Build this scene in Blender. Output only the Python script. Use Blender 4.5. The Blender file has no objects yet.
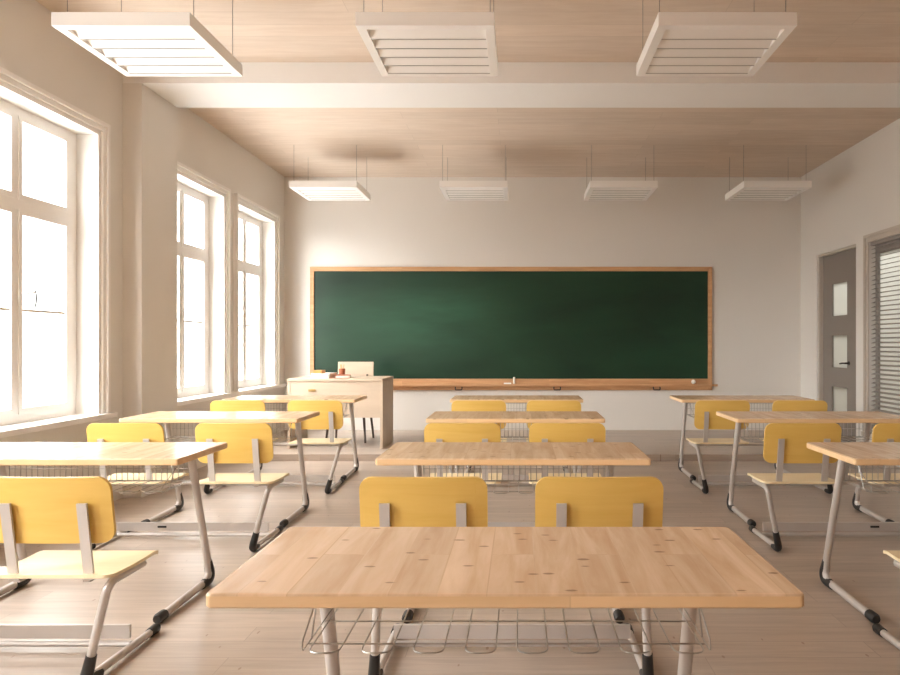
import bpy, bmesh, math, random
from mathutils import Vector, Matrix
random.seed(7)
scn = bpy.context.scene
COL = scn.collection
PI = math.pi

# ------------------------------------------------------------------ helpers
def link(name, data, parent=None):
    o = bpy.data.objects.new(name, data)
    COL.objects.link(o)
    if parent is not None:
        o.parent = parent
    return o

def obj(name, bm, mats, parent=None, smooth=False, loc=None, angle=None):
    me = bpy.data.meshes.new(name)
    bmesh.ops.recalc_face_normals(bm, faces=bm.faces[:])
    bm.to_mesh(me); bm.free()
    if not isinstance(mats, (list, tuple)):
        mats = [mats]
    for m in mats:
        me.materials.append(m)
    if smooth:
        for p in me.polygons:
            p.use_smooth = True
        try:
            me.set_sharp_from_angle(angle=angle or math.radians(40))
        except Exception:
            pass
    o = link(name, me, parent)
    if loc is not None:
        o.location = loc
    return o

def tag(o, label, cat, group=None):
    o['label'] = label; o['category'] = cat
    if group: o['group'] = group
    return o

def thing(name, label, cat, loc=(0, 0, 0), rz=0, group=None):
    o = link(name, None)
    o.location = loc; o.rotation_euler = (0, 0, rz)
    o.empty_display_size = .05
    return tag(o, label, cat, group)

def struct(o, label=None):
    o['kind'] = 'structure'
    if label: o['label'] = label
    return o

def kids(o):
    return [c for c in ALLOBJ() if c.parent == o]
def ALLOBJ():
    return list(COL.objects)

def copy_tree(o, parent=None):
    c = o.copy(); COL.objects.link(c)
    if parent is not None: c.parent = parent
    for ch in [k for k in ALLOBJ() if k.parent == o]:
        copy_tree(ch, c)
    return c

def box(bm, x0, x1, y0, y1, z0, z1, mat=0, rot=None, bevel=0):
    vs = [bm.verts.new((x, y, z)) for z in (z0, z1) for y in (y0, y1) for x in (x0, x1)]
    F = [(0, 2, 3, 1), (4, 5, 7, 6), (0, 1, 5, 4), (2, 6, 7, 3), (0, 4, 6, 2), (1, 3, 7, 5)]
    fs = [bm.faces.new([vs[i] for i in f]) for f in F]
    for f in fs: f.material_index = mat
    if rot is not None:
        c = Vector(((x0+x1)/2, (y0+y1)/2, (z0+z1)/2))
        for v in vs: v.co = c + rot @ (v.co - c)
    if bevel:
        es = list({e for f in fs for e in f.edges})
        bmesh.ops.bevel(bm, geom=es, offset=bevel, segments=2, affect='EDGES', profile=.6)
    return vs

def BX(*a, **k):
    bm = bmesh.new(); box(bm, *a, **k); return bm

def fillet(pts, r, n=5):
    P = [Vector(p) for p in pts]
    out = [P[0]]
    for i in range(1, len(P)-1):
        a, b, c = P[i-1], P[i], P[i+1]
        d1 = (a-b); d2 = (c-b)
        l = min(r, d1.length*.45, d2.length*.45)
        p1 = b + d1.normalized()*l; p2 = b + d2.normalized()*l
        for k in range(n+1):
            t = k/n
            out.append((1-t)**2*p1 + 2*t*(1-t)*b + t*t*p2)
    out.append(P[-1])
    return out

def tube(bm, pts, r, seg=10, caps=True, mat=0, rr=None, sx=1.0):
    P = [Vector(p) for p in pts]
    n = len(P)
    T = []
    for i in range(n):
        if i == 0: t = P[1]-P[0]
        elif i == n-1: t = P[-1]-P[-2]
        else: t = (P[i+1]-P[i]).normalized() + (P[i]-P[i-1]).normalized()
        T.append(t.normalized())
    up = Vector((1, 0, 0))
    if abs(T[0].dot(up)) > .9: up = Vector((0, 1, 0))
    u = (up - T[0]*up.dot(T[0])).normalized()
    rings = []
    for i in range(n):
        u = (u - T[i]*u.dot(T[i])).normalized()
        v = T[i].cross(u)
        ri = rr[i] if rr else r
        rings.append([bm.verts.new(P[i] + u*math.cos(2*PI*k/seg)*ri*sx + v*math.sin(2*PI*k/seg)*ri) for k in range(seg)])
    for i in range(n-1):
        for k in range(seg):
            f = bm.faces.new((rings[i][k], rings[i][(k+1) % seg], rings[i+1][(k+1) % seg], rings[i+1][k]))
            f.material_index = mat
    if caps:
        bm.faces.new(rings[0][::-1]).material_index = mat
        bm.faces.new(rings[-1]).material_index = mat

def TB(*a, **k):
    bm = bmesh.new(); tube(bm, *a, **k); return bm

def round_rect(x0, x1, y0, y1, r, n=5):
    out = []
    for cx, cy, a0 in ((x1-r, y1-r, 0), (x0+r, y1-r, 90), (x0+r, y0+r, 180), (x1-r, y0+r, 270)):
        for k in range(n+1):
            a = math.radians(a0 + 90*k/n)
            out.append((cx+r*math.cos(a), cy+r*math.sin(a)))
    return out

# ------------------------------------------------------------------ materials
def new_mat(name):
    m = bpy.data.materials.new(name); m.use_nodes = True
    nt = m.node_tree
    b = nt.nodes['Principled BSDF']
    return m, nt, b

def N(nt, typ, **kw):
    n = nt.nodes.new(typ)
    for k, v in kw.items():
        if k in n.inputs: n.inputs[k].default_value = v
        else: setattr(n, k, v)
    return n

def c4(c): return (c[0], c[1], c[2], 1)

def plain(name, col, rough=.5, metal=0, var=.04, scale=6, spec=.5, coat=0):
    m, nt, b = new_mat(name)
    tc = N(nt, 'ShaderNodeTexCoord')
    no = N(nt, 'ShaderNodeTexNoise'); no.inputs['Scale'].default_value = scale; no.inputs['Detail'].default_value = 4
    nt.links.new(tc.outputs['Object'], no.inputs['Vector'])
    mx = N(nt, 'ShaderNodeMix', data_type='RGBA')
    mx.inputs[6].default_value = c4([max(0, v*(1-var)) for v in col])
    mx.inputs[7].default_value = c4([min(1, v*(1+var)) for v in col])
    nt.links.new(no.outputs['Fac'], mx.inputs[0])
    nt.links.new(mx.outputs[2], b.inputs['Base Color'])
    b.inputs['Roughness'].default_value = rough
    b.inputs['Metallic'].default_value = metal
    b.inputs['Specular IOR Level'].default_value = spec
    if coat:
        b.inputs['Coat Weight'].default_value = coat
        b.inputs['Coat Roughness'].default_value = .2
    return m

def wood(name, dark, light, along='X', plank=(1.6, .14), stretch=14, rough=.4, knots=.0, knotcol=(.12, .06, .03),
         seam=.5, spec=.5, tint=.12, gscale=1.0, coat=0):
    """planks with grain along X or Y of the object's own coordinates"""
    m, nt, b = new_mat(name)
    L = nt.links.new
    tc = N(nt, 'ShaderNodeTexCoord')
    oi = N(nt, 'ShaderNodeObjectInfo')
    off = N(nt, 'ShaderNodeVectorMath', operation='SCALE'); off.inputs['Scale'].default_value = 17.3
    cmb = N(nt, 'ShaderNodeCombineXYZ')
    L(oi.outputs['Random'], cmb.inputs[0]); L(oi.outputs['Random'], cmb.inputs[1])
    L(cmb.outputs[0], off.inputs[0])
    add = N(nt, 'ShaderNodeVectorMath', operation='ADD')
    L(tc.outputs['Object'], add.inputs[0]); L(off.outputs[0], add.inputs[1])
    mp = N(nt, 'ShaderNodeMapping')
    if along == 'Y': mp.inputs['Rotation'].default_value = (0, 0, PI/2)
    if along == 'Z': mp.inputs['Rotation'].default_value = (0, PI/2, 0)
    L(add.outputs[0], mp.inputs[0])
    br = N(nt, 'ShaderNodeTexBrick')
    br.offset = .37
    br.inputs['Color1'].default_value = (0, 0, 0, 1); br.inputs['Color2'].default_value = (1, 1, 1, 1)
    br.inputs['Mortar'].default_value = (.5, .5, .5, 1)
    br.inputs['Scale'].default_value = 1
    br.inputs['Mortar Size'].default_value = .002
    br.inputs['Mortar Smooth'].default_value = .4
    br.inputs['Brick Width'].default_value = plank[0]; br.inputs['Row Height'].default_value = plank[1]
    L(mp.outputs[0], br.inputs['Vector'])
    # grain
    sc = N(nt, 'ShaderNodeMapping'); sc.inputs['Scale'].default_value = (1.0*gscale, stretch*gscale, stretch*gscale)
    L(mp.outputs[0], sc.inputs[0])
    ad2 = N(nt, 'ShaderNodeVectorMath', operation='MULTIPLY_ADD')
    L(br.outputs['Color'], ad2.inputs[0]); ad2.inputs[1].default_value = (31, 17, 5); L(sc.outputs[0], ad2.inputs[2])
    n1 = N(nt, 'ShaderNodeTexNoise'); n1.inputs['Scale'].default_value = 2.2; n1.inputs['Detail'].default_value = 7; n1.inputs['Roughness'].default_value = .6; n1.inputs['Distortion'].default_value = .5
    L(ad2.outputs[0], n1.inputs['Vector'])
    r1 = N(nt, 'ShaderNodeValToRGB')
    r1.color_ramp.elements[0].position = .33; r1.color_ramp.elements[1].position = .67
    r1.color_ramp.elements[0].color = c4(dark); r1.color_ramp.elements[1].color = c4(light)
    L(n1.outputs['Fac'], r1.inputs[0])
    # per plank tint
    hv = N(nt, 'ShaderNodeHueSaturation')
    mr = N(nt, 'ShaderNodeMapRange'); mr.inputs[3].default_value = 1-tint; mr.inputs[4].default_value = 1+tint
    L(br.outputs['Color'], mr.inputs[0]); L(mr.outputs[0], hv.inputs['Value']); L(r1.outputs[0], hv.inputs['Color'])
    # seams
    mx = N(nt, 'ShaderNodeMix', data_type='RGBA')
    ms = N(nt, 'ShaderNodeMath', operation='MULTIPLY'); ms.inputs[1].default_value = seam
    L(br.outputs['Fac'], ms.inputs[0]); L(ms.outputs[0], mx.inputs[0])
    L(hv.outputs[0], mx.inputs[6]); mx.inputs[7].default_value = c4([v*.45 for v in dark])
    last = mx.outputs[2]
    if knots > 0:
        ks = N(nt, 'ShaderNodeMapping'); ks.inputs['Scale'].default_value = (19, 8, 8)
        L(mp.outputs[0], ks.inputs[0])
        vo = N(nt, 'ShaderNodeTexVoronoi', voronoi_dimensions='2D'); vo.inputs['Scale'].default_value = 1.0
        L(ks.outputs[0], vo.inputs['Vector'])
        wn = N(nt, 'ShaderNodeTexNoise'); wn.inputs['Scale'].default_value = 16; wn.inputs['Detail'].default_value = 4
        L(mp.outputs[0], wn.inputs['Vector'])
        sb = N(nt, 'ShaderNodeMath', operation='MULTIPLY_ADD'); sb.inputs[1].default_value = .30
        L(wn.outputs['Fac'], sb.inputs[0]); L(vo.outputs['Distance'], sb.inputs[2])
        kr = N(nt, 'ShaderNodeMapRange'); kr.inputs[1].default_value = .215; kr.inputs[2].default_value = .26
        kr.inputs[3].default_value = 1; kr.inputs[4].default_value = 0
        L(sb.outputs[0], kr.inputs[0])
        gt = N(nt, 'ShaderNodeMath', operation='GREATER_THAN'); gt.inputs[1].default_value = 1-knots
        sp = N(nt, 'ShaderNodeSeparateColor'); L(vo.outputs['Color'], sp.inputs[0]); L(sp.outputs[0], gt.inputs[0])
        km = N(nt, 'ShaderNodeMath', operation='MULTIPLY'); L(kr.outputs[0], km.inputs[0]); L(gt.outputs[0], km.inputs[1])
        km2 = N(nt, 'ShaderNodeMath', operation='MULTIPLY'); L(km.outputs[0], km2.inputs[0]); km2.inputs[1].default_value = .6
        kx = N(nt, 'ShaderNodeMix', data_type='RGBA')
        L(km2.outputs[0], kx.inputs[0]); L(last, kx.inputs[6]); kx.inputs[7].default_value = c4(knotcol)
        last = kx.outputs[2]
    L(last, b.inputs['Base Color'])
    b.inputs['Roughness'].default_value = rough
    b.inputs['Specular IOR Level'].default_value = spec
    if coat:
        b.inputs['Coat Weight'].default_value = coat
        b.inputs['Coat Roughness'].default_value = .25
    bp = N(nt, 'ShaderNodeBump'); bp.inputs['Strength'].default_value = .04; bp.inputs['Distance'].default_value = .01
    L(n1.outputs['Fac'], bp.inputs['Height']); L(bp.outputs[0], b.inputs['Normal'])
    return m

def glass(name, refl=.05, tint=(1, 1, 1)):
    m = bpy.data.materials.new(name); m.use_nodes = True
    nt = m.node_tree; nt.nodes.clear()
    out = N(nt, 'ShaderNodeOutputMaterial')
    tr = N(nt, 'ShaderNodeBsdfTransparent'); tr.inputs[0].default_value = c4(tint)
    gl = N(nt, 'ShaderNodeBsdfGlossy'); gl.inputs['Roughness'].default_value = .02
    lw = N(nt, 'ShaderNodeLayerWeight'); lw.inputs[0].default_value = .5
    pw = N(nt, 'ShaderNodeMath', operation='POWER'); pw.inputs[1].default_value = 5
    ml = N(nt, 'ShaderNodeMath', operation='MULTIPLY_ADD'); ml.inputs[1].default_value = .5; ml.inputs[2].default_value = .025
    nt.links.new(lw.outputs['Facing'], pw.inputs[0]); nt.links.new(pw.outputs[0], ml.inputs[0])
    mx = N(nt, 'ShaderNodeMixShader')
    nt.links.new(ml.outputs[0], mx.inputs[0]); nt.links.new(tr.outputs[0], mx.inputs[1]); nt.links.new(gl.outputs[0], mx.inputs[2])
    nt.links.new(mx.outputs[0], out.inputs[0])
    return m

def frosted(name, col):
    m = bpy.data.materials.new(name); m.use_nodes = True
    nt = m.node_tree; nt.nodes.clear()
    out = N(nt, 'ShaderNodeOutputMaterial')
    tr = N(nt, 'ShaderNodeBsdfTranslucent'); tr.inputs[0].default_value = c4(col)
    gl = N(nt, 'ShaderNodeBsdfGlossy'); gl.inputs['Roughness'].default_value = .35
    mx = N(nt, 'ShaderNodeMixShader'); mx.inputs[0].default_value = .05
    nt.links.new(tr.outputs[0], mx.inputs[1]); nt.links.new(gl.outputs[0], mx.inputs[2])
    nt.links.new(mx.outputs[0], out.inputs[0])
    return m

M = {}
M['wall'] = plain('wall_paint', (.76, .738, .70), .75, var=.015, scale=1.2, spec=.2)
M['trimwhite'] = plain('white_gloss_paint', (.86, .84, .815), .4, var=.01)
M['beam'] = plain('beam_paint', (.86, .85, .83), .7, var=.01, spec=.2)
M['ceil'] = wood('ceiling_planks', (.64, .525, .425), (.71, .60, .50), 'X', (2.6, .19), 8, .6, .0, seam=.35, spec=.2, tint=.05)
M['floor'] = wood('floor_planks', (.40, .325, .265), (.50, .41, .34), 'X', (1.9, .15), 13, .34, .06, (.2, .11, .07), seam=.4, spec=.45, tint=.07)
M['desk'] = wood('desktop_wood', (.63, .415, .245), (.80, .585, .395), 'Y', (1.3, .10), 9, .24, .30, (.14, .07, .03), seam=.08, spec=.5, tint=.07)
M['edge'] = wood('desktop_edge_wood', (.74, .50, .265), (.82, .58, .34), 'X', (.9, .3), 9, .4, .0, seam=.1, spec=.4, tint=.07)
M['frame_wood'] = wood('chalkboard_frame_wood', (.50, .27, .13), (.64, .38, .20), 'X', (2.0, .3), 10, .45, .0, seam=.1, spec=.3, tint=.05)
M['tdesk'] = wood('teacher_desk_wood', (.58, .46, .345), (.64, .52, .40), 'X', (4, 4), 4, .5, .0, seam=0, spec=.3, tint=.03)
M['yellow'] = wood('yellow_stained_ply', (.74, .475, .11), (.79, .53, .145), 'X', (3, 3), 12, .38, .0, seam=0, spec=.45, tint=.02)
M['seat'] = wood('pale_yellow_seat_ply', (.84, .70, .44), (.90, .77, .52), 'X', (3, 3), 10, .35, .0, seam=0, spec=.5, tint=.02)
M['metal'] = plain('grey_painted_steel', (.60, .56, .53), .38, .35, .03, 9)
M['wire'] = plain('chromed_wire', (.46, .44, .41), .28, .85, .03, 20)
M['black'] = plain('black_rubber', (.018, .016, .015), .5, 0, .1, 30)
M['darkmetal'] = plain('dark_metal', (.06, .05, .045), .45, .4, .1, 20)
M['cable'] = plain('grey_wire_rope', (.30, .27, .24), .5, .2, .1, 20)
M['slatshade'] = plain('slat_shade_grey', (.42, .40, .37), .5, .1, .05, 20)  # grey for the painted shade line along each louvre
M['brass'] = plain('brass', (.60, .40, .16), .35, .8, .05, 30)
M['light_white'] = plain('white_enamel', (.88, .86, .83), .35, 0, .01, 4)
M['doorgrey'] = plain('grey_door_paint', (.25, .22, .195), .5, 0, .03, 3)
M['doorframe'] = plain('door_frame_paint', (.55, .50, .44), .5, 0, .02, 3)
M['blind'] = plain('blind_slat', (.36, .33, .30), .5, 0, .03, 5)
M['blindframe'] = plain('grey_window_frame', (.33, .30, .275), .5, 0, .03, 5)
M['chalk'] = plain('white_chalk', (.9, .87, .8), .9, 0, .02, 40)
M['paper'] = plain('white_paper', (.88, .83, .75), .8, 0, .02, 40)
M['orange'] = plain('orange_cover', (.70, .33, .10), .5, 0, .1, 20)
M['redbrown'] = plain('red_brown_cover', (.36, .11, .05), .5, 0, .1, 20)
M['chairleg'] = plain('dark_wood_leg', (.10, .075, .06), .5, 0, .1, 8)
M['glass'] = glass('window_glass')
M['frost'] = frosted('frosted_glass', (.80, .82, .80))

# chalkboard: dark green with wiped chalk haze
def chalkboard_mat():
    m, nt, b = new_mat('chalkboard_green'); L = nt.links.new
    tc = N(nt, 'ShaderNodeTexCoord')
    mp = N(nt, 'ShaderNodeMapping'); mp.inputs['Scale'].default_value = (.5, 1, 1.6); mp.inputs['Rotation'].default_value = (0, .3, 0)
    L(tc.outputs['Object'], mp.inputs[0])
    n = N(nt, 'ShaderNodeTexNoise'); n.inputs['Scale'].default_value = 1.1; n.inputs['Detail'].default_value = 5; n.inputs['Distortion'].default_value = .4
    L(mp.outputs[0], n.inputs['Vector'])
    r = N(nt, 'ShaderNodeValToRGB')
    r.color_ramp.elements[0].position = .35; r.color_ramp.elements[0].color = (.005, .026, .012, 1)
    r.color_ramp.elements[1].position = .72; r.color_ramp.elements[1].color = (.010, .048, .023, 1)
    L(n.outputs['Fac'], r.inputs[0])
    # a wiped cloud of chalk dust left of the middle
    mp2 = N(nt, 'ShaderNodeMapping'); mp2.inputs['Location'].default_value = (.84, 0, -1.40); mp2.inputs['Scale'].default_value = (.70, 0, 1.35)
    L(tc.outputs['Object'], mp2.inputs[0])
    ln = N(nt, 'ShaderNodeVectorMath', operation='LENGTH'); L(mp2.outputs[0], ln.inputs[0])
    mr = N(nt, 'ShaderNodeMapRange'); mr.interpolation_type = 'SMOOTHSTEP'; mr.inputs[1].default_value = .1; mr.inputs[2].default_value = 1.05; mr.inputs[3].default_value = 1; mr.inputs[4].default_value = 0
    L(ln.outputs['Value'], mr.inputs[0])
    mp3 = N(nt, 'ShaderNodeMapping'); mp3.inputs['Rotation'].default_value = (0, .35, 0); mp3.inputs['Scale'].default_value = (.6, 1, 3.2); L(tc.outputs['Object'], mp3.inputs[0])
    n3 = N(nt, 'ShaderNodeTexNoise'); n3.inputs['Scale'].default_value = 1.6; n3.inputs['Detail'].default_value = 4; L(mp3.outputs[0], n3.inputs['Vector'])
    mu = N(nt, 'ShaderNodeMath', operation='MULTIPLY'); L(mr.outputs[0], mu.inputs[0]); L(n3.outputs['Fac'], mu.inputs[1])
    mz = N(nt, 'ShaderNodeMix', data_type='RGBA'); L(mu.outputs[0], mz.inputs[0]); L(r.outputs[0], mz.inputs[6]); mz.inputs[7].default_value = (.034, .125, .070, 1)
    L(mz.outputs[2], b.inputs['Base Color'])
    b.inputs['Roughness'].default_value = .42
    b.inputs['Specular IOR Level'].default_value = .38
    return m
M['board'] = chalkboard_mat()

# ------------------------------------------------------------------ room dimensions
XL, XR, YB, YF, H = -3.23, 3.85, 9.60, -2.6, 3.54
TW = .27
def wall_grid(axis, c0, c1, a0, a1, z0, z1, holes):
    """wall slab between c0 and c1 along `axis` normal; holes = (a0,a1,z0,z1)"""
    bm = bmesh.new()
    As = sorted({a0, a1, *[h[0] for h in holes], *[h[1] for h in holes]})
    Zs = sorted({z0, z1, *[h[2] for h in holes], *[h[3] for h in holes]})
    V = {}
    def v(c, a, z):
        k = (round(c, 5), round(a, 5), round(z, 5))
        if k not in V:
            V[k] = bm.verts.new((c, a, z) if axis == 'X' else (a, c, z))
        return V[k]
    solid = {}
    for i in range(len(As)-1):
        for j in range(len(Zs)-1):
            am, zm = (As[i]+As[i+1])/2, (Zs[j]+Zs[j+1])/2
            solid[i, j] = not any(h[0] < am < h[1] and h[2] < zm < h[3] for h in holes)
    for (i, j), s in solid.items():
        if not s: continue
        A, B, C, D = As[i], As[i+1], Zs[j], Zs[j+1]
        for c in (c0, c1):
            bm.faces.new((v(c, A, C), v(c, B, C), v(c, B, D), v(c, A, D)))
        for (di, dj, p, q) in ((-1, 0, (A, C), (A, D)), (1, 0, (B, C), (B, D)), (0, -1, (A, C), (B, C)), (0, 1, (A, D), (B, D))):
            if not solid.get((i+di, j+dj), False):
                bm.faces.new((v(c0, *p), v(c0, *q), v(c1, *q), v(c1, *p)))
    return bm

WZ0, WZ1 = .68, 2.85
WINS = [(4.06, 5.34), (6.37, 7.61), (7.99, 9.18), (2.35, 3.62), (.65, 1.93), (-1.6, -.33)]
holes = [(a, b, WZ0, WZ1) for a, b in WINS]
struct(obj('wall_left', wall_grid('X', XL-TW, XL, YF-.2, YB+.2, 0, H, holes), M['wall']), 'cream white wall with tall windows')
struct(obj('wall_back', BX(XL, XR, YB, YB+.2, 0, H), M['wall']), 'cream white wall behind the chalkboard')
struct(obj('wall_front', BX(XL, XR, YF-.2, YF, 0, H), M['frame_wood']), 'wall behind the camera, dark wood added to cut bounced light')  # unseen wall, dark wood chosen to lower the bounce light
DOOR = (8.02, 9.08, .07, 2.40)
RWIN = (6.30, 7.72, .28, 2.37)
struct(obj('wall_right', wall_grid('X', XR, XR+.16, YF-.2, YB+.2, 0, H, [DOOR, RWIN]), M['wall']), 'beige lit wall with the grey door')
struct(obj('floor', BX(XL-.3, XR+2.4, YF-.2, YB+.2, -.1, 0), M['floor']), 'pale wood plank floor')
struct(obj('ceiling', BX(XL-.3, XR+2.4, YF-.2, YB+.2, H, H+.1), M['ceil']), 'wood plank ceiling')
# beam, column, platform
BY0, BY1 = 5.69, 6.28
struct(obj('trim_1', BX(XL, XR, BY0, BY1, H-.17, H), M['beam']), 'white beam across the ceiling')
struct(obj('trim_2', BX(XL, XL+.155, BY0, BY1, 0, H-.17), M['wall']), 'white column between the windows')
struct(obj('trim_3', BX(XL, XR, 7.48, YB, 0, .07), M['floor']), 'low wooden platform along the chalkboard wall')
# corridor beyond the right wall
struct(obj('wall_corridor', BX(XR+2.0, XR+2.2, 4.5, YB+.2, 0, H), M['wall']))
cw = bmesh.new(); box(cw, XR+.16, XR+2.2, 4.3, 4.5, 0, H); box(cw, XR+.16, XR+2.2, YB, YB+.2, 0, H)
struct(obj('wall_corridor_end', cw, M['wall']))

# sills
sb = bmesh.new(); box(sb, XL-.16, XL+.06, YF, 5.52, .675, .715, bevel=.006)
struct(obj('trim_4', sb, M['trimwhite']), 'white windowsill of the near bay')
sb = bmesh.new(); box(sb, XL-.16, XL+.06, BY1, YB-.02, .675, .715, bevel=.006)
struct(obj('trim_5', sb, M['trimwhite']), 'white windowsill of the far bay')

# ------------------------------------------------------------------ windows (left wall)
def casing_bm(a, b, z0, z1):
    bm = bmesh.new()
    # three stepped mouldings round the opening, on the room side
    for (o0, o1, d) in ((0, .035, .014), (.035, .07, .030), (.07, .10, .048)):
        x0, x1 = XL, XL+d
        box(bm, x0, x1, a-o1, a-o0, z0, z1+o1)
        box(bm, x0, x1, b+o0, b+o1, z0, z1+o1)
        box(bm, x0, x1, a-o0, b+o0, z1+o0, z1+o1)
    return bm

def make_window(n, a, b):
    root = link('window_%d' % n, None); struct(root, 'tall white casement window in the left wall')
    z0, z1 = .715, WZ1
    m = (a+b)/2
    xi, xo = XL-.155, XL-.225          # frame depth
    W = M['trimwhite']
    obj('window_casing', casing_bm(a, b, z0, z1), M['trimwhite'], root)
    f = bmesh.new()
    fw = .06
    box(f, xo, xi, a, a+fw, z0, z1); box(f, xo, xi, b-fw, b, z0, z1)
    box(f, xo, xi, a+fw, b-fw, z0, z0+fw); box(f, xo, xi, a+fw, b-fw, z1-fw, z1)
    box(f, xo, xi, m-.02, m+.02, z0+fw, z1-fw)
    ZT = 2.19
    box(f, xo, xi+.006, a+fw, b-fw, ZT-.035, ZT+.035)
    obj('window_frame', f, W, root)
    for (ya, yb) in ((a+fw, m-.02), (m+.02, b-fw)):
        ins = ya if ya > m else yb
        for (za, zb, low) in ((z0+fw, ZT-.035, True), (ZT+.035, z1-fw, False)):
            s = bmesh.new(); sw = .032; x0, x1 = xo+.012, xi+.008
            so = .068
            yl, yr = (ya+sw, yb-so) if ya > m else (ya+so, yb-sw)
            box(s, x0, x1, ya, yl, za, zb); box(s, x0, x1, yr, yb, za, zb)
            box(s, x0, x1, yl, yr, za, za+.04); box(s, x0, x1, yl, yr, zb-.03, zb)
            sash = obj('sash', s, W, root)
            if low:
                zg = 1.48
                obj('glazing_bar', BX(xo+.02, xi-.005, yl, yr, zg-.008, zg+.008), M['doorframe'], sash)
                obj('pane', BX(xo+.03, xo+.036, yl, yr, za+.04, zg-.008), M['glass'], sash)
                obj('pane', BX(xo+.03, xo+.036, yl, yr, zg+.008, zb-.03), M['glass'], sash)
            else:
                obj('pane', BX(xo+.03, xo+.036, yl, yr, za+.04, zb-.03), M['glass'], sash)
    h = bmesh.new(); hz = 1.57; hx = xi+.008
    box(h, hx, hx+.012, m+.004, m+.036, hz-.05, hz+.05, bevel=.003)
    tube(h, [(hx+.012, m+.02, hz+.02), (hx+.04, m+.03, hz+.02), (hx+.045, m+.11, hz+.035)], .006, 8)
    hd = obj('window_handle', h, M['light_white'], root)
    obj('grip', TB([(hx+.045, m+.108, hz+.05), (hx+.045, m+.122, hz+.02), (hx+.045, m+.122, hz-.03), (hx+.045, m+.108, hz-.07)], .005, 8), M['darkmetal'], hd, True)
    return root
for i, (a, b) in enumerate(WINS):
    make_window(i+1, a, b)
    L = bpy.data.lights.new('window_portal', 'AREA'); L.shape = 'RECTANGLE'
    L.size = WZ1-WZ0; L.size_y = b-a
    L.cycles.is_portal = True
    lo = link('window_portal', L)
    lo.location = (XL-TW-.02, (a+b)/2, (WZ0+WZ1)/2)
    lo.rotation_euler = (0, -PI/2, 0)      # shines towards +X

# ------------------------------------------------------------------ door (right wall)
root = link('door_1', None); struct(root, 'grey door with three frosted panes')
lf = wall_grid('X', XR+.07, XR+.115, 8.05, 9.05, .08, 2.37, [(8.39, 8.79, 1.60, 2.0), (8.39, 8.79, .96, 1.355), (8.39, 8.79, .36, .72)])
leaf = obj('door_leaf', lf, M['doorgrey'], root)
for za, zb in ((1.60, 2.0), (.96, 1.355), (.36, .72)):
    obj('door_pane', BX(XR+.088, XR+.096, 8.39, 8.79, za, zb), M['frost'], leaf)
fr = bmesh.new()
box(fr, XR+.02, XR+.14, 9.05, 9.08, .07, 2.40); box(fr, XR+.02, XR+.14, 8.02, 8.05, .07, 2.40); box(fr, XR+.02, XR+.14, 8.05, 9.05, 2.37, 2.40)
obj('door_frame', fr, M['doorframe'], root)
hb = bmesh.new()
tube(hb, [(XR+.072, 8.34, 1.02), (XR+.02, 8.34, 1.02)], .011, 10)
tube(hb, fillet([(XR+.022, 8.335, 1.02), (XR+.018, 8.40, 1.02), (XR+.02, 8.47, 1.012)], .02), .010, 10)
tube(hb, [(XR+.0705, 8.34, 1.02), (XR+.064, 8.34, 1.02)], .026, 16)
obj('door_handle', hb, M['darkmetal'], root, True)

# right wall window with blind
root = link('window_7', None); struct(root, 'grey framed inner window behind the blind')
fb = bmesh.new()
ya, yb, za, zb = RWIN
box(fb, XR+.07, XR+.12, ya, ya+.06, za, zb); box(fb, XR+.07, XR+.12, yb-.06, yb, za, zb)
box(fb, XR+.07, XR+.12, ya+.06, yb-.06, zb-.13, zb); box(fb, XR+.07, XR+.12, ya+.06, yb-.06, za, za+.06)
obj('window_frame', fb, M['blindframe'], root)
obj('pane', BX(XR+.092, XR+.098, ya+.06, yb-.06, za+.06, zb-.13), M['frost'], root)
cb = bmesh.new()
for (o0, o1, d) in ((0, .05, .012), (.05, .085, .025)):
    box(cb, XR-d, XR, ya-o1, ya-o0, za, zb+o1); box(cb, XR-d, XR, yb+o0, yb+o1, za, zb+o1)
    box(cb, XR-d, XR, ya-o0, yb+o0, zb+o0, zb+o1)
box(cb, XR-.05, XR, ya-.085, yb+.085, za-.05, za)
obj('window_casing', cb, M['doorframe'], root)
bl = thing('venetian_blind', 'grey slatted venetian blind hanging in the right wall window beside the grey door', 'blind', (XR+.035, (ya+yb)/2, zb-.04))
cx, cy, cz = bl.location
obj('headrail', BX(-.025, .025, ya+.01-cy, yb-.01-cy, -.0, .038), M['blindframe'], bl)
slat_me = None
k = 0; z = zb-.075
while z > za+.03:
    if slat_me is None:
        s = bmesh.new(); box(s, -.021, .021, ya+.012-cy, yb-.012-cy, -.0012, .0012, rot=Matrix.Rotation(math.radians(-22), 3, 'Y'))
        so = obj('slat', s, M['blind'], bl); slat_me = so.data
    else:
        so = link('slat', slat_me, bl)
    so.location = (0, 0, z-cz)
    z -= .049
obj('bottom_rail', BX(-.02, .02, ya+.012-cy, yb-.012-cy, za+.006-cz, za+.024-cz), M['blindframe'], bl)
for yy in (ya+.2, (ya+yb)/2, yb-.2):
    obj('cord', TB([(-.023, yy-cy, 0), (-.023, yy-cy, za+.02-cz)], .0015, 6), M['blindframe'], bl)

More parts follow.
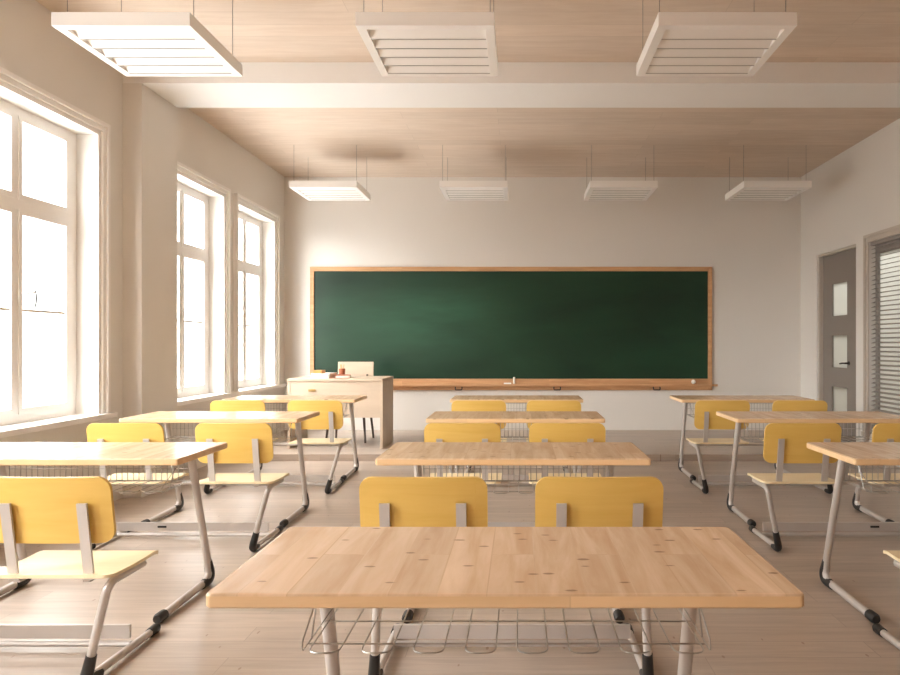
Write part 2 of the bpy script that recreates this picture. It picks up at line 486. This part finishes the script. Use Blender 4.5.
# ------------------------------------------------------------------ chalkboard
cbx0, cbx1, cbz0, cbz1 = -2.87, 2.625, .62, 2.305
t = thing('chalkboard', 'long green chalkboard in a wooden frame on the back wall', 'chalkboard', (0, YB, cbz0))
zz = cbz0
def cbb(*a): 
    return BX(*a)
obj('writing_surface', BX(cbx0+.05, cbx1-.05, -.022, -.004, .77-zz, cbz1-.055-zz), M['board'], t)
f = bmesh.new()
box(f, cbx0, cbx0+.055, -.04, 0, .62-zz, cbz1-zz, bevel=.004); box(f, cbx1-.055, cbx1, -.04, 0, .62-zz, cbz1-zz, bevel=.004)
box(f, cbx0+.055, cbx1-.055, -.038, 0, cbz1-.06-zz, cbz1-zz, bevel=.004)
box(f, cbx0+.055, cbx1-.055, -.038, 0, .62-zz, .775-zz, bevel=.004)
obj('frame', f, M['frame_wood'], t)
f = bmesh.new()
box(f, cbx0-.02, cbx1+.06, -.105, -.0405, .675-zz, .695-zz, bevel=.004)
box(f, cbx0-.02, cbx1+.06, -.105, -.092, .6955-zz, .705-zz, bevel=.002)
obj('chalk_ledge', f, M['frame_wood'], t)
for px in (459, 557, 656):
    X = (px-520)/72.9
    f = bmesh.new()
    tube(f, fillet([(X-.045, -.046, .665-zz), (X-.045, -.06, .625-zz), (X+.045, -.06, .625-zz), (X+.045, -.046, .665-zz)], .015), .008, 8)
    obj('hook', f, M['darkmetal'], t, True)
tag(obj('chalk_stick', TB([(-.05, 0, 0), (.05, 0, 0)], .013, 12), M['chalk'], smooth=True, loc=(-.17, YB-.072, .7105)), 'white chalk stick lying flat on the chalkboard ledge', 'chalk', 'chalk on the chalkboard ledge')
tag(obj('chalk_stick', TB([(0, 0, -.045), (0, .012, .045)], .014, 12), M['chalk'], smooth=True, loc=(-.08, YB-.082, .7535)), 'white chalk stick standing upright on the chalkboard ledge', 'chalk', 'chalk on the chalkboard ledge')
e = bmesh.new(); bmesh.ops.create_icosphere(e, subdivisions=3, radius=.03)
tag(obj('chalk_lump', e, M['chalk'], smooth=True, loc=(2.36, YB-.0735, .7345)), 'round white chalk lump at the right end of the chalkboard ledge', 'chalk')

# ------------------------------------------------------------------ teacher's desk and chair
PZ = .07
TX0, TX1, TY0, TY1, TH = -2.62, -1.545, 7.88, 8.54, .79
t = thing('teacher_desk', 'pale wood teacher desk with solid front panel standing by the chalkboard', 'desk', ((TX0+TX1)/2, TY0, PZ))
w = (TX1-TX0)/2; dp = TY1-TY0
obj('desktop', BX(-w, w, -.01, dp, TH-.03, TH, bevel=.004), M['tdesk'], t)
obj('side_panel', BX(w-.03, w, 0, dp-.01, 0, TH-.03, bevel=.002), M['tdesk'], t)
obj('side_panel', BX(-w, -w+.03, 0, dp-.01, 0, TH-.03, bevel=.002), M['tdesk'], t)
obj('front_panel', BX(-w+.03, w-.03, .005, .028, .35, TH-.03), M['tdesk'], t)
f = bmesh.new(); box(f, -.30, -.22, -.004, .005, .645, .672, bevel=.003)
tube(f, [(-.285, -.004, .655), (-.285, -.014, .655), (-.235, -.014, .655), (-.235, -.004, .655)], .003, 6)
obj('drawer_pull', f, M['brass'], t)['label'] = 'small brass pull'
CX, CY = -2.075, 8.33
t = thing('teacher_chair', 'pale wooden chair with dark legs tucked behind the teacher desk', 'chair', (CX, CY, PZ))
f = bmesh.new()
pts = round_rect(-.23, .23, 0, .44, .05)
vb = [f.verts.new((x, y, .43)) for x, y in pts]; vt = [f.verts.new((x, y, .455)) for x, y in pts]
f.faces.new(vb[::-1]); f.faces.new(vt)
for i in range(len(pts)): f.faces.new((vb[i], vb[(i+1) % len(pts)], vt[(i+1) % len(pts)], vt[i]))
obj('seat', f, M['tdesk'], t)
f = bmesh.new(); box(f, -.225, .225, .50, .52, .56, .955, rot=Matrix.Rotation(math.radians(-4), 3, 'X'), bevel=.006)
obj('backrest', f, M['tdesk'], t)
for sx in (-1, 1):
    obj('leg', TB([(sx*.20, .05, .43), (sx*.235, .0, 0)], .016, 10, rr=[.018, .012]), M['chairleg'], t, True)
    obj('leg', TB([(sx*.20, .40, .43), (sx*.235, .46, 0)], .016, 10, rr=[.018, .012]), M['chairleg'], t, True)
    obj('back_post', TB([(sx*.15, .42, .43), (sx*.15, .47, .56), (sx*.15, .492, .80)], .012, 8), M['chairleg'], t, True)
# things on the teacher's desk
TT = PZ+TH
f = bmesh.new()
for k in range(6):
    r = Matrix.Rotation(math.radians(random.uniform(-7, 7)), 3, 'Z')
    box(f, -.105, .105, -.15, .15, .009*k, .009*k+.0085, rot=r)
tag(obj('paper_stack', f, M['paper'], loc=(-2.28, 8.14, TT)), 'untidy stack of white papers at the left of the teacher desk', 'papers')
f = bmesh.new(); box(f, -.05, .05, -.07, .07, 0, .035, bevel=.003)
tag(obj('pocket_book', f, M['orange'], loc=(-2.31, 8.06, TT+.054)), 'small orange book lying on the white papers', 'book')
t = thing('book', 'closed red brown book lying flat beside the white papers', 'book', (-2.04, 8.08, TT), .15)
obj('pages', BX(-.08, .078, -.105, .105, .005, .030), M['paper'], t)
f = bmesh.new(); box(f, -.085, .082, -.11, .11, 0, .005); box(f, -.085, .082, -.11, .11, .030, .035); box(f, -.085, -.08, -.11, .11, .005, .03)
obj('cover', f, M['redbrown'], t)
t = thing('pencil_cup', 'small red brown cup on the teacher desk beside papers', 'cup', (-2.10, 8.26, TT))
f = bmesh.new(); tube(f, [(0, 0, 0), (0, 0, .10)], .036, 18, rr=[.032, .038]); tube(f, [(0, 0, .1001), (0, 0, .012)], .03, 18, caps=False)
obj('cup_body', f, M['redbrown'], t, True)
for k, (dx, dy) in enumerate(((.012, .01), (-.014, .004), (.0, -.016))):
    obj('pencil', TB([(dx*.6, dy*.6, .013), (dx*1.6, dy*1.6, .15)], .0045, 6), M['orange'], t)

# ------------------------------------------------------------------ pupil desks
DW, DD, DT = 1.205, .52, .75
def desk_proto():
    root = link('school_desk', None)
    # desktop: rounded slab, softly bevelled
    bm = bmesh.new()
    P = round_rect(-DW/2, DW/2, 0, DD, .013, 4)
    prof = [(.004, DT-.030), (0, DT-.026), (0, DT-.005), (.002, DT-.0015), (.006, DT)]
    rings = []
    for ins, z in prof:
        ring = []
        for x, y in round_rect(-DW/2+ins, DW/2-ins, ins, DD-ins, .013-ins*.5, 4):
            ring.append(bm.verts.new((x, y, z)))
        rings.append(ring)
    n = len(P)
    for i in range(len(rings)-1):
        for k in range(n):
            fc = bm.faces.new((rings[i][k], rings[i][(k+1) % n], rings[i+1][(k+1) % n], rings[i+1][k]))
            fc.material_index = 1 if i < 2 else 0
    bm.faces.new(rings[0][::-1]).material_index = 0
    bm.faces.new(rings[-1]).material_index = 0
    obj('desktop', bm, [M['desk'], M['edge']], root)
    for sx in (-1, 1):
        x = sx*.475
        lg = bmesh.new()
        tube(lg, fillet([(x, .385, .705), (x, .60, .03), (x, .085, .022)], .085, 7), .0185, 12)
        leg = obj('leg', lg, M['metal'], root, True)
        # black boot wrapping the outside of the bend
        bt = bmesh.new()
        path = fillet([(x, .572, .13), (x, .607, .028), (x, .50, .0245)], .07, 7)
        tube(bt, path, .024, 12, rr=[.0195]+[.0245]*(len(path)-2)+[.0215])
        obj('boot', bt, M['black'], leg, True)
        cp = bmesh.new(); tube(cp, [(x, .125, .0243), (x, .075, .0243), (x, .062, .0243)], .024, 12, rr=[.0235, .024, .018])
        obj('end_cap', cp, M['black'], leg, True)
        br = bmesh.new(); box(br, x-.015, x+.015, .12, .44, DT-.045, DT-.030)
        obj('bracket', br, M['metal'], root)
    cr = bmesh.new(); box(cr, -.457, .457, .405, .425, DT-.065, DT-.0305)
    obj('crossbar', cr, M['metal'], root)
    # wire basket under the top
    w = bmesh.new(); R = .0019; z = .570; yb_, yf_ = .43, .14
    for k in range(8):
        c = -.405+.1157*k
        a, b = c-.034, c+.034
        loop = fillet([(a, yb_, z), (a, yf_, z), (b, yf_, z), (b, yb_, z)], .028, 4)
        tube(w, loop, R, 6)
    for x in (-.452, .452):
        tube(w, fillet([(x, .40, DT-.03), (x, yf_+.01, z+.02), (x, yf_+.01, z), (x, yb_, z)], .015, 3), R, 6)
        tube(w, [(x, .30, DT-.03), (x, .22, z)], R, 6)
    for (y, zz, rr) in ((yf_+.06, z-.005, R), (yf_+.19, z-.005, R), (yb_, z, .004), (yb_, z+.06, R), (yb_, DT-.07, .003)):
        tube(w, [(-.452, y, zz), (.452, y, zz)], rr, 6)
    for k in range(33):
        x = -.448+.028*k
        tube(w, [(x, yb_, z), (x, yb_, DT-.066)], .0022, 6)
    obj('wire_basket', w, M['wire'], root, True)
    return root

NEAR = {1: 1.40, 2: 3.05, 3: 4.69, 4: 6.31}
COLX = {'C': -.03, 'L': -2.09, 'R': 2.06}
DG = 'two-seat school desks in three columns'
proto = desk_proto()
desk_labels = {
    ('C', 1): 'largest pale wood desk, in the foreground with its wire basket showing',
    ('C', 2): 'pale wood desk directly behind the foreground desk in the middle column',
    ('C', 3): 'middle column wooden desk third from the camera, one before the farthest',
    ('C', 4): 'middle column wooden desk farthest from the camera, below the chalkboard',
    ('L', 2): 'sunlit wooden desk at the left edge of the photo, nearest of the window column',
    ('L', 3): 'sunlit wooden desk beside the white column, middle one of the window column',
    ('L', 4): 'sunlit wooden desk in front of the teacher desk, farthest of the window column',
    ('R', 2): 'wooden desk at the right edge of the photo, nearest of the door column',
    ('R', 3): 'wooden desk in the middle of the right hand column towards the door',
    ('R', 4): 'wooden desk farthest back in the right hand column, nearest the grey door',
}
first = True
for (c, r), lab in desk_labels.items():
    o = proto if first else copy_tree(proto)
    first = False
    o.location = (COLX[c], NEAR[r], 0)
    tag(o, lab, 'desk', DG)

# ------------------------------------------------------------------ pupil chairs (coupled in pairs on a shared-line floor frame)
def sheet(fn, nu, nv, th, nrm):
    """thickened curved sheet; fn(u,v)->Vector, nrm approx normal direction"""
    bm = bmesh.new()
    A = [[bm.verts.new(fn(i/nu, j/nv)) for j in range(nv+1)] for i in range(nu+1)]
    B = [[bm.verts.new(Vector(A[i][j].co)+nrm*th) for j in range(nv+1)] for i in range(nu+1)]
    for i in range(nu):
        for j in range(nv):
            bm.faces.new((A[i][j], A[i+1][j], A[i+1][j+1], A[i][j+1]))
            bm.faces.new((B[i][j], B[i][j+1], B[i+1][j+1], B[i+1][j]))
    rim = [(i, 0) for i in range(nu)] + [(nu, j) for j in range(nv)] + [(i, nv) for i in range(nu, 0, -1)] + [(0, j) for j in range(nv, 0, -1)]
    for k in range(len(rim)):
        p, q = rim[k], rim[(k+1) % len(rim)]
        bm.faces.new((A[p[0]][p[1]], A[q[0]][q[1]], B[q[0]][q[1]], B[p[0]][p[1]]))
    return bm

def rr_xy(u, v, hw, hh, r):
    """map unit square to a rounded rectangle (half sizes hw, hh, corner r)"""
    x, y = (2*u-1)*hw, (2*v-1)*hh
    # pull the corners in
    ax, ay = abs(x), abs(y)
    # width available at this height
    if ay > hh-r:
        d = ay-(hh-r); lim = hw-r+math.sqrt(max(0, r*r-d*d))
        x = x/hw*lim
    return x, y

BW, BH = .222, .118
def back_fn(u, v):
    vv = .5-.5*math.cos(PI*v)
    x, y = rr_xy(u, vv, BW, BH, .045)
    zc = .672+y
    yy = -.615 - .16*y + .35*(1-(x/BW)**2)*-.04 + .0
    return Vector((x, yy, zc))
backM = sheet(back_fn, 16, 20, .012, Vector((0, 1, .16)).normalized())
SW, SL = .222, .172
def seat_fn(u, v):
    vv = .5-.5*math.cos(PI*v)
    x, y = rr_xy(u, vv, SW, SL, .03)
    z = .438
    tt = (y+SL)/(2*SL)
    z += -.010*math.sin(PI*min(1, tt*1.0)) * (1-(x/SW)**2*.3)
    if tt > .82: z -= .018*((tt-.82)/.18)**2
    return Vector((x, -.455+y, z))
seatM = sheet(seat_fn, 14, 20, .012, Vector((0, 0, 1)))

def mesh_of(bm, name, mat, smooth=True):
    o = obj(name, bm, mat, None, smooth)
    me = o.data; bpy.data.objects.remove(o); return me
back_me = mesh_of(backM, 'backrest', M['yellow'])
seat_me = mesh_of(seatM, 'seat', M['seat'])

def chair_proto(cx, foot, top, mid, plate=False):
    """chair at x=cx (world); outer leg foot/top world x; stretcher reaches pair middle `mid`"""
    root = link('school_chair', None)
    link('seat', seat_me, root); link('backrest', back_me, root)
    for sx in (-1, 1):
        u = bmesh.new(); x = sx*.132
        pts = [(-.552, .424), (-.600, .424), (-.604, .44), (-.646, .70)]
        hw, th = .0175, .009
        prev = None
        secs = []
        for i, (y, z) in enumerate(pts):
            if i < 2: off = Vector((0, 0, 1))
            elif i == 2: off = Vector((0, .8, .5)).normalized()
            else: off = Vector((0, 1, .16)).normalized()
            secs.append([u.verts.new(Vector((x+s*hw, y, z))+off*o_) for s, o_ in ((-1, 0), (1, 0), (1, th), (-1, th))])
        for i in range(len(secs)-1):
            for k in range(4):
                u.faces.new((secs[i][k], secs[i][(k+1) % 4], secs[i+1][(k+1) % 4], secs[i+1][k]))
        u.faces.new(secs[0]); u.faces.new(secs[-1])
        obj('upright', u, M['metal'], root)
    f, tp, md = foot-cx, top-cx, mid-cx
    lg = bmesh.new()
    tube(lg, fillet([(tp, -.36, .409), (tp, -.585, .409), (f, -.515, .03), (f, -.03, .0205)], .05, 6), .0155, 12)
    leg = obj('leg', lg, M['metal'], root, True)
    dirv = (Vector((tp, -.585, .409))-Vector((f, -.515, .03))).normalized()
    bt = bmesh.new()
    p0 = Vector((f, -.515, .025)); p1 = p0+dirv*.115
    path = fillet([p1, p0, (f, -.43, .022)], .04, 6)
    tube(bt, path, .02, 12, rr=[.0185]+[.0215]*(len(path)-2)+[.0195])
    obj('boot', bt, M['black'], leg, True)
    cp = bmesh.new(); tube(cp, [(f, -.075, .0215), (f, -.022, .0215), (f, -.008, .0215)], .021, 12, rr=[.0195, .021, .015])
    obj('end_cap', cp, M['black'], leg, True)
    s = 1 if md > f else -1
    sr = bmesh.new()
    a, b = sorted((f+s*.0156, md))
    box(sr, a, b, -.20, -.185, .050, .105)
    tube(sr, [(a, -.19, .026), (b, -.19, .026)], .0125, 10)
    st = obj('stretcher', sr, M['metal'], root)
    if plate: obj('label_plate', BX(-.028, .028, -.204, -.2003, .072, .084), M['black'], st)
    a, b = sorted((tp, md))
    # seat beam under the pan, plus side rails to carry the pan
    bm = bmesh.new()
    tube(bm, [(a, -.44, .409), (b, -.44, .409)], .012, 10)
    for x in (-.122, .122):
        box(bm, x-.012, x+.012, -.60, -.32, .4155, .4245)
    obj('seat_beam', bm, M['metal'], root)
    return root

# per column: frame middle, (left chair x, left foot, left top), (right chair x, right foot, right top)
PAIRS = {
    'C': (-.03, (-.335, -.53, -.50), (.275, .465, .44)),
    'L': (-2.09, (-2.295, -2.60, -2.49), (-1.665, -1.60, -1.475)),
    'R': (2.05, (1.645, 1.545, 1.45), (2.275, 2.575, 2.47)),
}
CG = 'yellow school chairs paired behind the desks'
clabels = {
    ('C', 2): ('yellow chair on the left right behind the foreground desk', 'yellow chair on the right right behind the foreground desk'),
    ('C', 3): ('left yellow chair at the third desk of the middle column', 'right yellow chair at the third desk of the middle column'),
    ('C', 4): ('left yellow chair at the farthest desk of the middle column', 'right yellow chair at the farthest desk of the middle column'),
    ('L', 2): ('yellow chair cut off by the left edge, only a corner of its seat in view', 'large yellow chair at the lower left of the photo, its whole backrest showing'),
    ('L', 3): ('pale lit yellow chair nearer the windows at the desk beside the white column', 'yellow chair nearer the aisle at the desk beside the white column'),
    ('L', 4): ('yellow chair nearer the windows at the desk before the teacher desk', 'yellow chair nearer the aisle at the desk before the teacher desk'),
    ('R', 2): ('yellow chair cut off by the lower right edge, only its seat corner showing', None),
    ('R', 3): ('yellow chair nearer the aisle at the middle desk of the right hand column', 'yellow chair nearer the door wall at the middle desk of the right hand column'),
    ('R', 4): ('yellow chair nearer the aisle at the farthest desk of the right hand column', 'yellow chair nearer the door wall at the farthest desk of the right hand column'),
}
for c, (mid, Lc, Rc) in PAIRS.items():
    for side, spec in ((0, Lc), (1, Rc)):
        pr = None
        for r in (2, 3, 4):
            lab = clabels[c, r][side]
            if lab is None: continue
            if pr is None:
                pr = chair_proto(spec[0], spec[1], spec[2], mid, (c, side) in (('L', 0), ('R', 1))); o = pr
            else:
                o = copy_tree(pr)
            o.location = (spec[0] + (.025 if (c, r) == ('L', 2) else 0), NEAR[r], 0)
            tag(o, lab, 'chair', CG)

# ------------------------------------------------------------------ hanging louvred lights
def light_proto():
    root = link('pendant_light', None)
    w, d, h = .385, .37, .075
    b = .05
    W = M['light_white']
    f = bmesh.new()
    box(f, -w, w, -d, -d+b, 0, h); box(f, -w, w, d-b, d, 0, h)
    box(f, -w, -w+b, -d+b, d-b, 0, h); box(f, w-b, w, -d+b, d-b, 0, h)
    obj('frame', f, W, root)
    obj('reflector', BX(-w+b, w-b, -d+b, d-b, h-.008, h), W, root)
    n = 5; pitch = (2*d-2*b)/n
    for k in range(n):
        y = -d+b+pitch*(k+.5)
        s = bmesh.new()
        box(s, -w+b, w-b, y-pitch*.52, y+pitch*.52, .026, .030, rot=Matrix.Rotation(math.radians(-24), 3, 'X'))
        lv = obj('louvre', s, W, root)
        ca, sa = math.cos(math.radians(24)), math.sin(math.radians(24))
        ey, ez = y+pitch*.52*ca, .028-pitch*.52*sa
        obj('shade_strip', BX(-w+b+.002, w-b-.002, ey-.004, ey+.003, ez-.004, ez+.006), M['slatshade'], lv)  # grey strip put in as the shade line between slats
        e = bmesh.new(); box(e, -w+b, -w+b+.022, y-pitch*.50, y-pitch*.34, .030, .046)
        obj('clip', e, M['darkmetal'], lv)
    for sx in (-1, 1):
        for sy in (-1, 1):
            obj('cable', TB([(sx*(w-.025), sy*(d-.1), h), (sx*(w-.025), sy*(d-.1), H-3.03)], .0022, 6), M['cable'], root)
    return root
LP = light_proto()
lights = [
    (-2.22, 4.26, 'white louvred panel light hanging nearest the left windows in the front row'),
    (-.53, 4.26, 'white louvred panel light in the middle of the front row'),
    (1.155, 4.26, 'white louvred panel light on the right of the front row'),
    (-2.24, 8.32, 'white panel light hanging above the teacher desk, leftmost of the far row'),
    (-.53, 8.32, 'white panel light second from the left in the far row above the chalkboard'),
    (1.18, 8.32, 'white panel light third from the left in the far row above the chalkboard'),
    (2.93, 8.32, 'white panel light rightmost of the far row, near the right wall'),
]
for i, (x, y, lab) in enumerate(lights):
    o = LP if i == 0 else copy_tree(LP)
    o.location = (x, y, 3.02 if y < 6 else 3.03)
    tag(o, lab, 'pendant light', 'louvred panel lights hung from the ceiling')

# ------------------------------------------------------------------ light
w = bpy.data.worlds.new('World'); scn.world = w; w.use_nodes = True
bg = w.node_tree.nodes['Background']
nt = w.node_tree                       # hazy white sky, a little dimmer ground below the horizon
tcw = nt.nodes.new('ShaderNodeTexCoord'); sx_ = nt.nodes.new('ShaderNodeSeparateXYZ'); rw = nt.nodes.new('ShaderNodeValToRGB')
mrw = nt.nodes.new('ShaderNodeMapRange'); mrw.inputs[1].default_value = -1; mrw.inputs[2].default_value = 1
nt.links.new(tcw.outputs['Generated'], sx_.inputs[0]); nt.links.new(sx_.outputs[2], mrw.inputs[0]); nt.links.new(mrw.outputs[0], rw.inputs[0])
rw.color_ramp.elements[0].position = .50; rw.color_ramp.elements[0].color = (.27, .27, .265, 1)
for p_, v_ in ((.22, .95), (.35, .28)):
    e_ = rw.color_ramp.elements.new(p_); e_.color = (v_, v_, v_*.98, 1)
el = rw.color_ramp.elements[len(rw.color_ramp.elements)-1]; el.position = .72; el.color = (1.0, 1.0, .985, 1)
nt.links.new(rw.outputs[0], bg.inputs[0]); bg.inputs[0].default_value = (1.0, .975, .94, 1); bg.inputs[1].default_value = 14.0
S = bpy.data.lights.new('hazy_sun', 'SUN'); S.energy = 19.0; S.angle = math.radians(75); S.color = (1, .985, .95)
so_ = link('hazy_sun', S); so_.location = (-8, 2, 8)
so_.rotation_euler = Vector((.53, .64, -.55)).to_track_quat('-Z', 'Y').to_euler()
L = bpy.data.lights.new('corridor_fill', 'AREA'); L.shape = 'RECTANGLE'; L.size = .5; L.size_y = 3.5; L.energy = 55; L.color = (1, .97, .93)  # unseen light added to brighten the corridor behind the frosted panes
lo = link('corridor_fill', L); lo.location = (XR+1.2, 7.3, H-.05)

cam = bpy.data.cameras.new('camera'); co = link('camera', cam)
cam.sensor_width = 36; cam.lens = 700/900*36
cam.shift_x = -70/900; cam.shift_y = 6.5/900
co.location = (0, 0, 1.25); co.rotation_euler = (PI/2, 0, 0)
cam.clip_start = .05
scn.camera = co

vs = scn.view_settings
vs.view_transform = 'Standard'; vs.look = 'None'; vs.gamma = 1; vs.use_curve_mapping = False
vs.exposure = 0.24
cy_ = scn.cycles
cy_.max_bounces = 12; cy_.diffuse_bounces = 8; cy_.glossy_bounces = 4; cy_.transmission_bounces = 6; cy_.transparent_max_bounces = 12
cy_.sample_clamp_indirect = 8
cy_.caustics_reflective = False; cy_.caustics_refractive = False
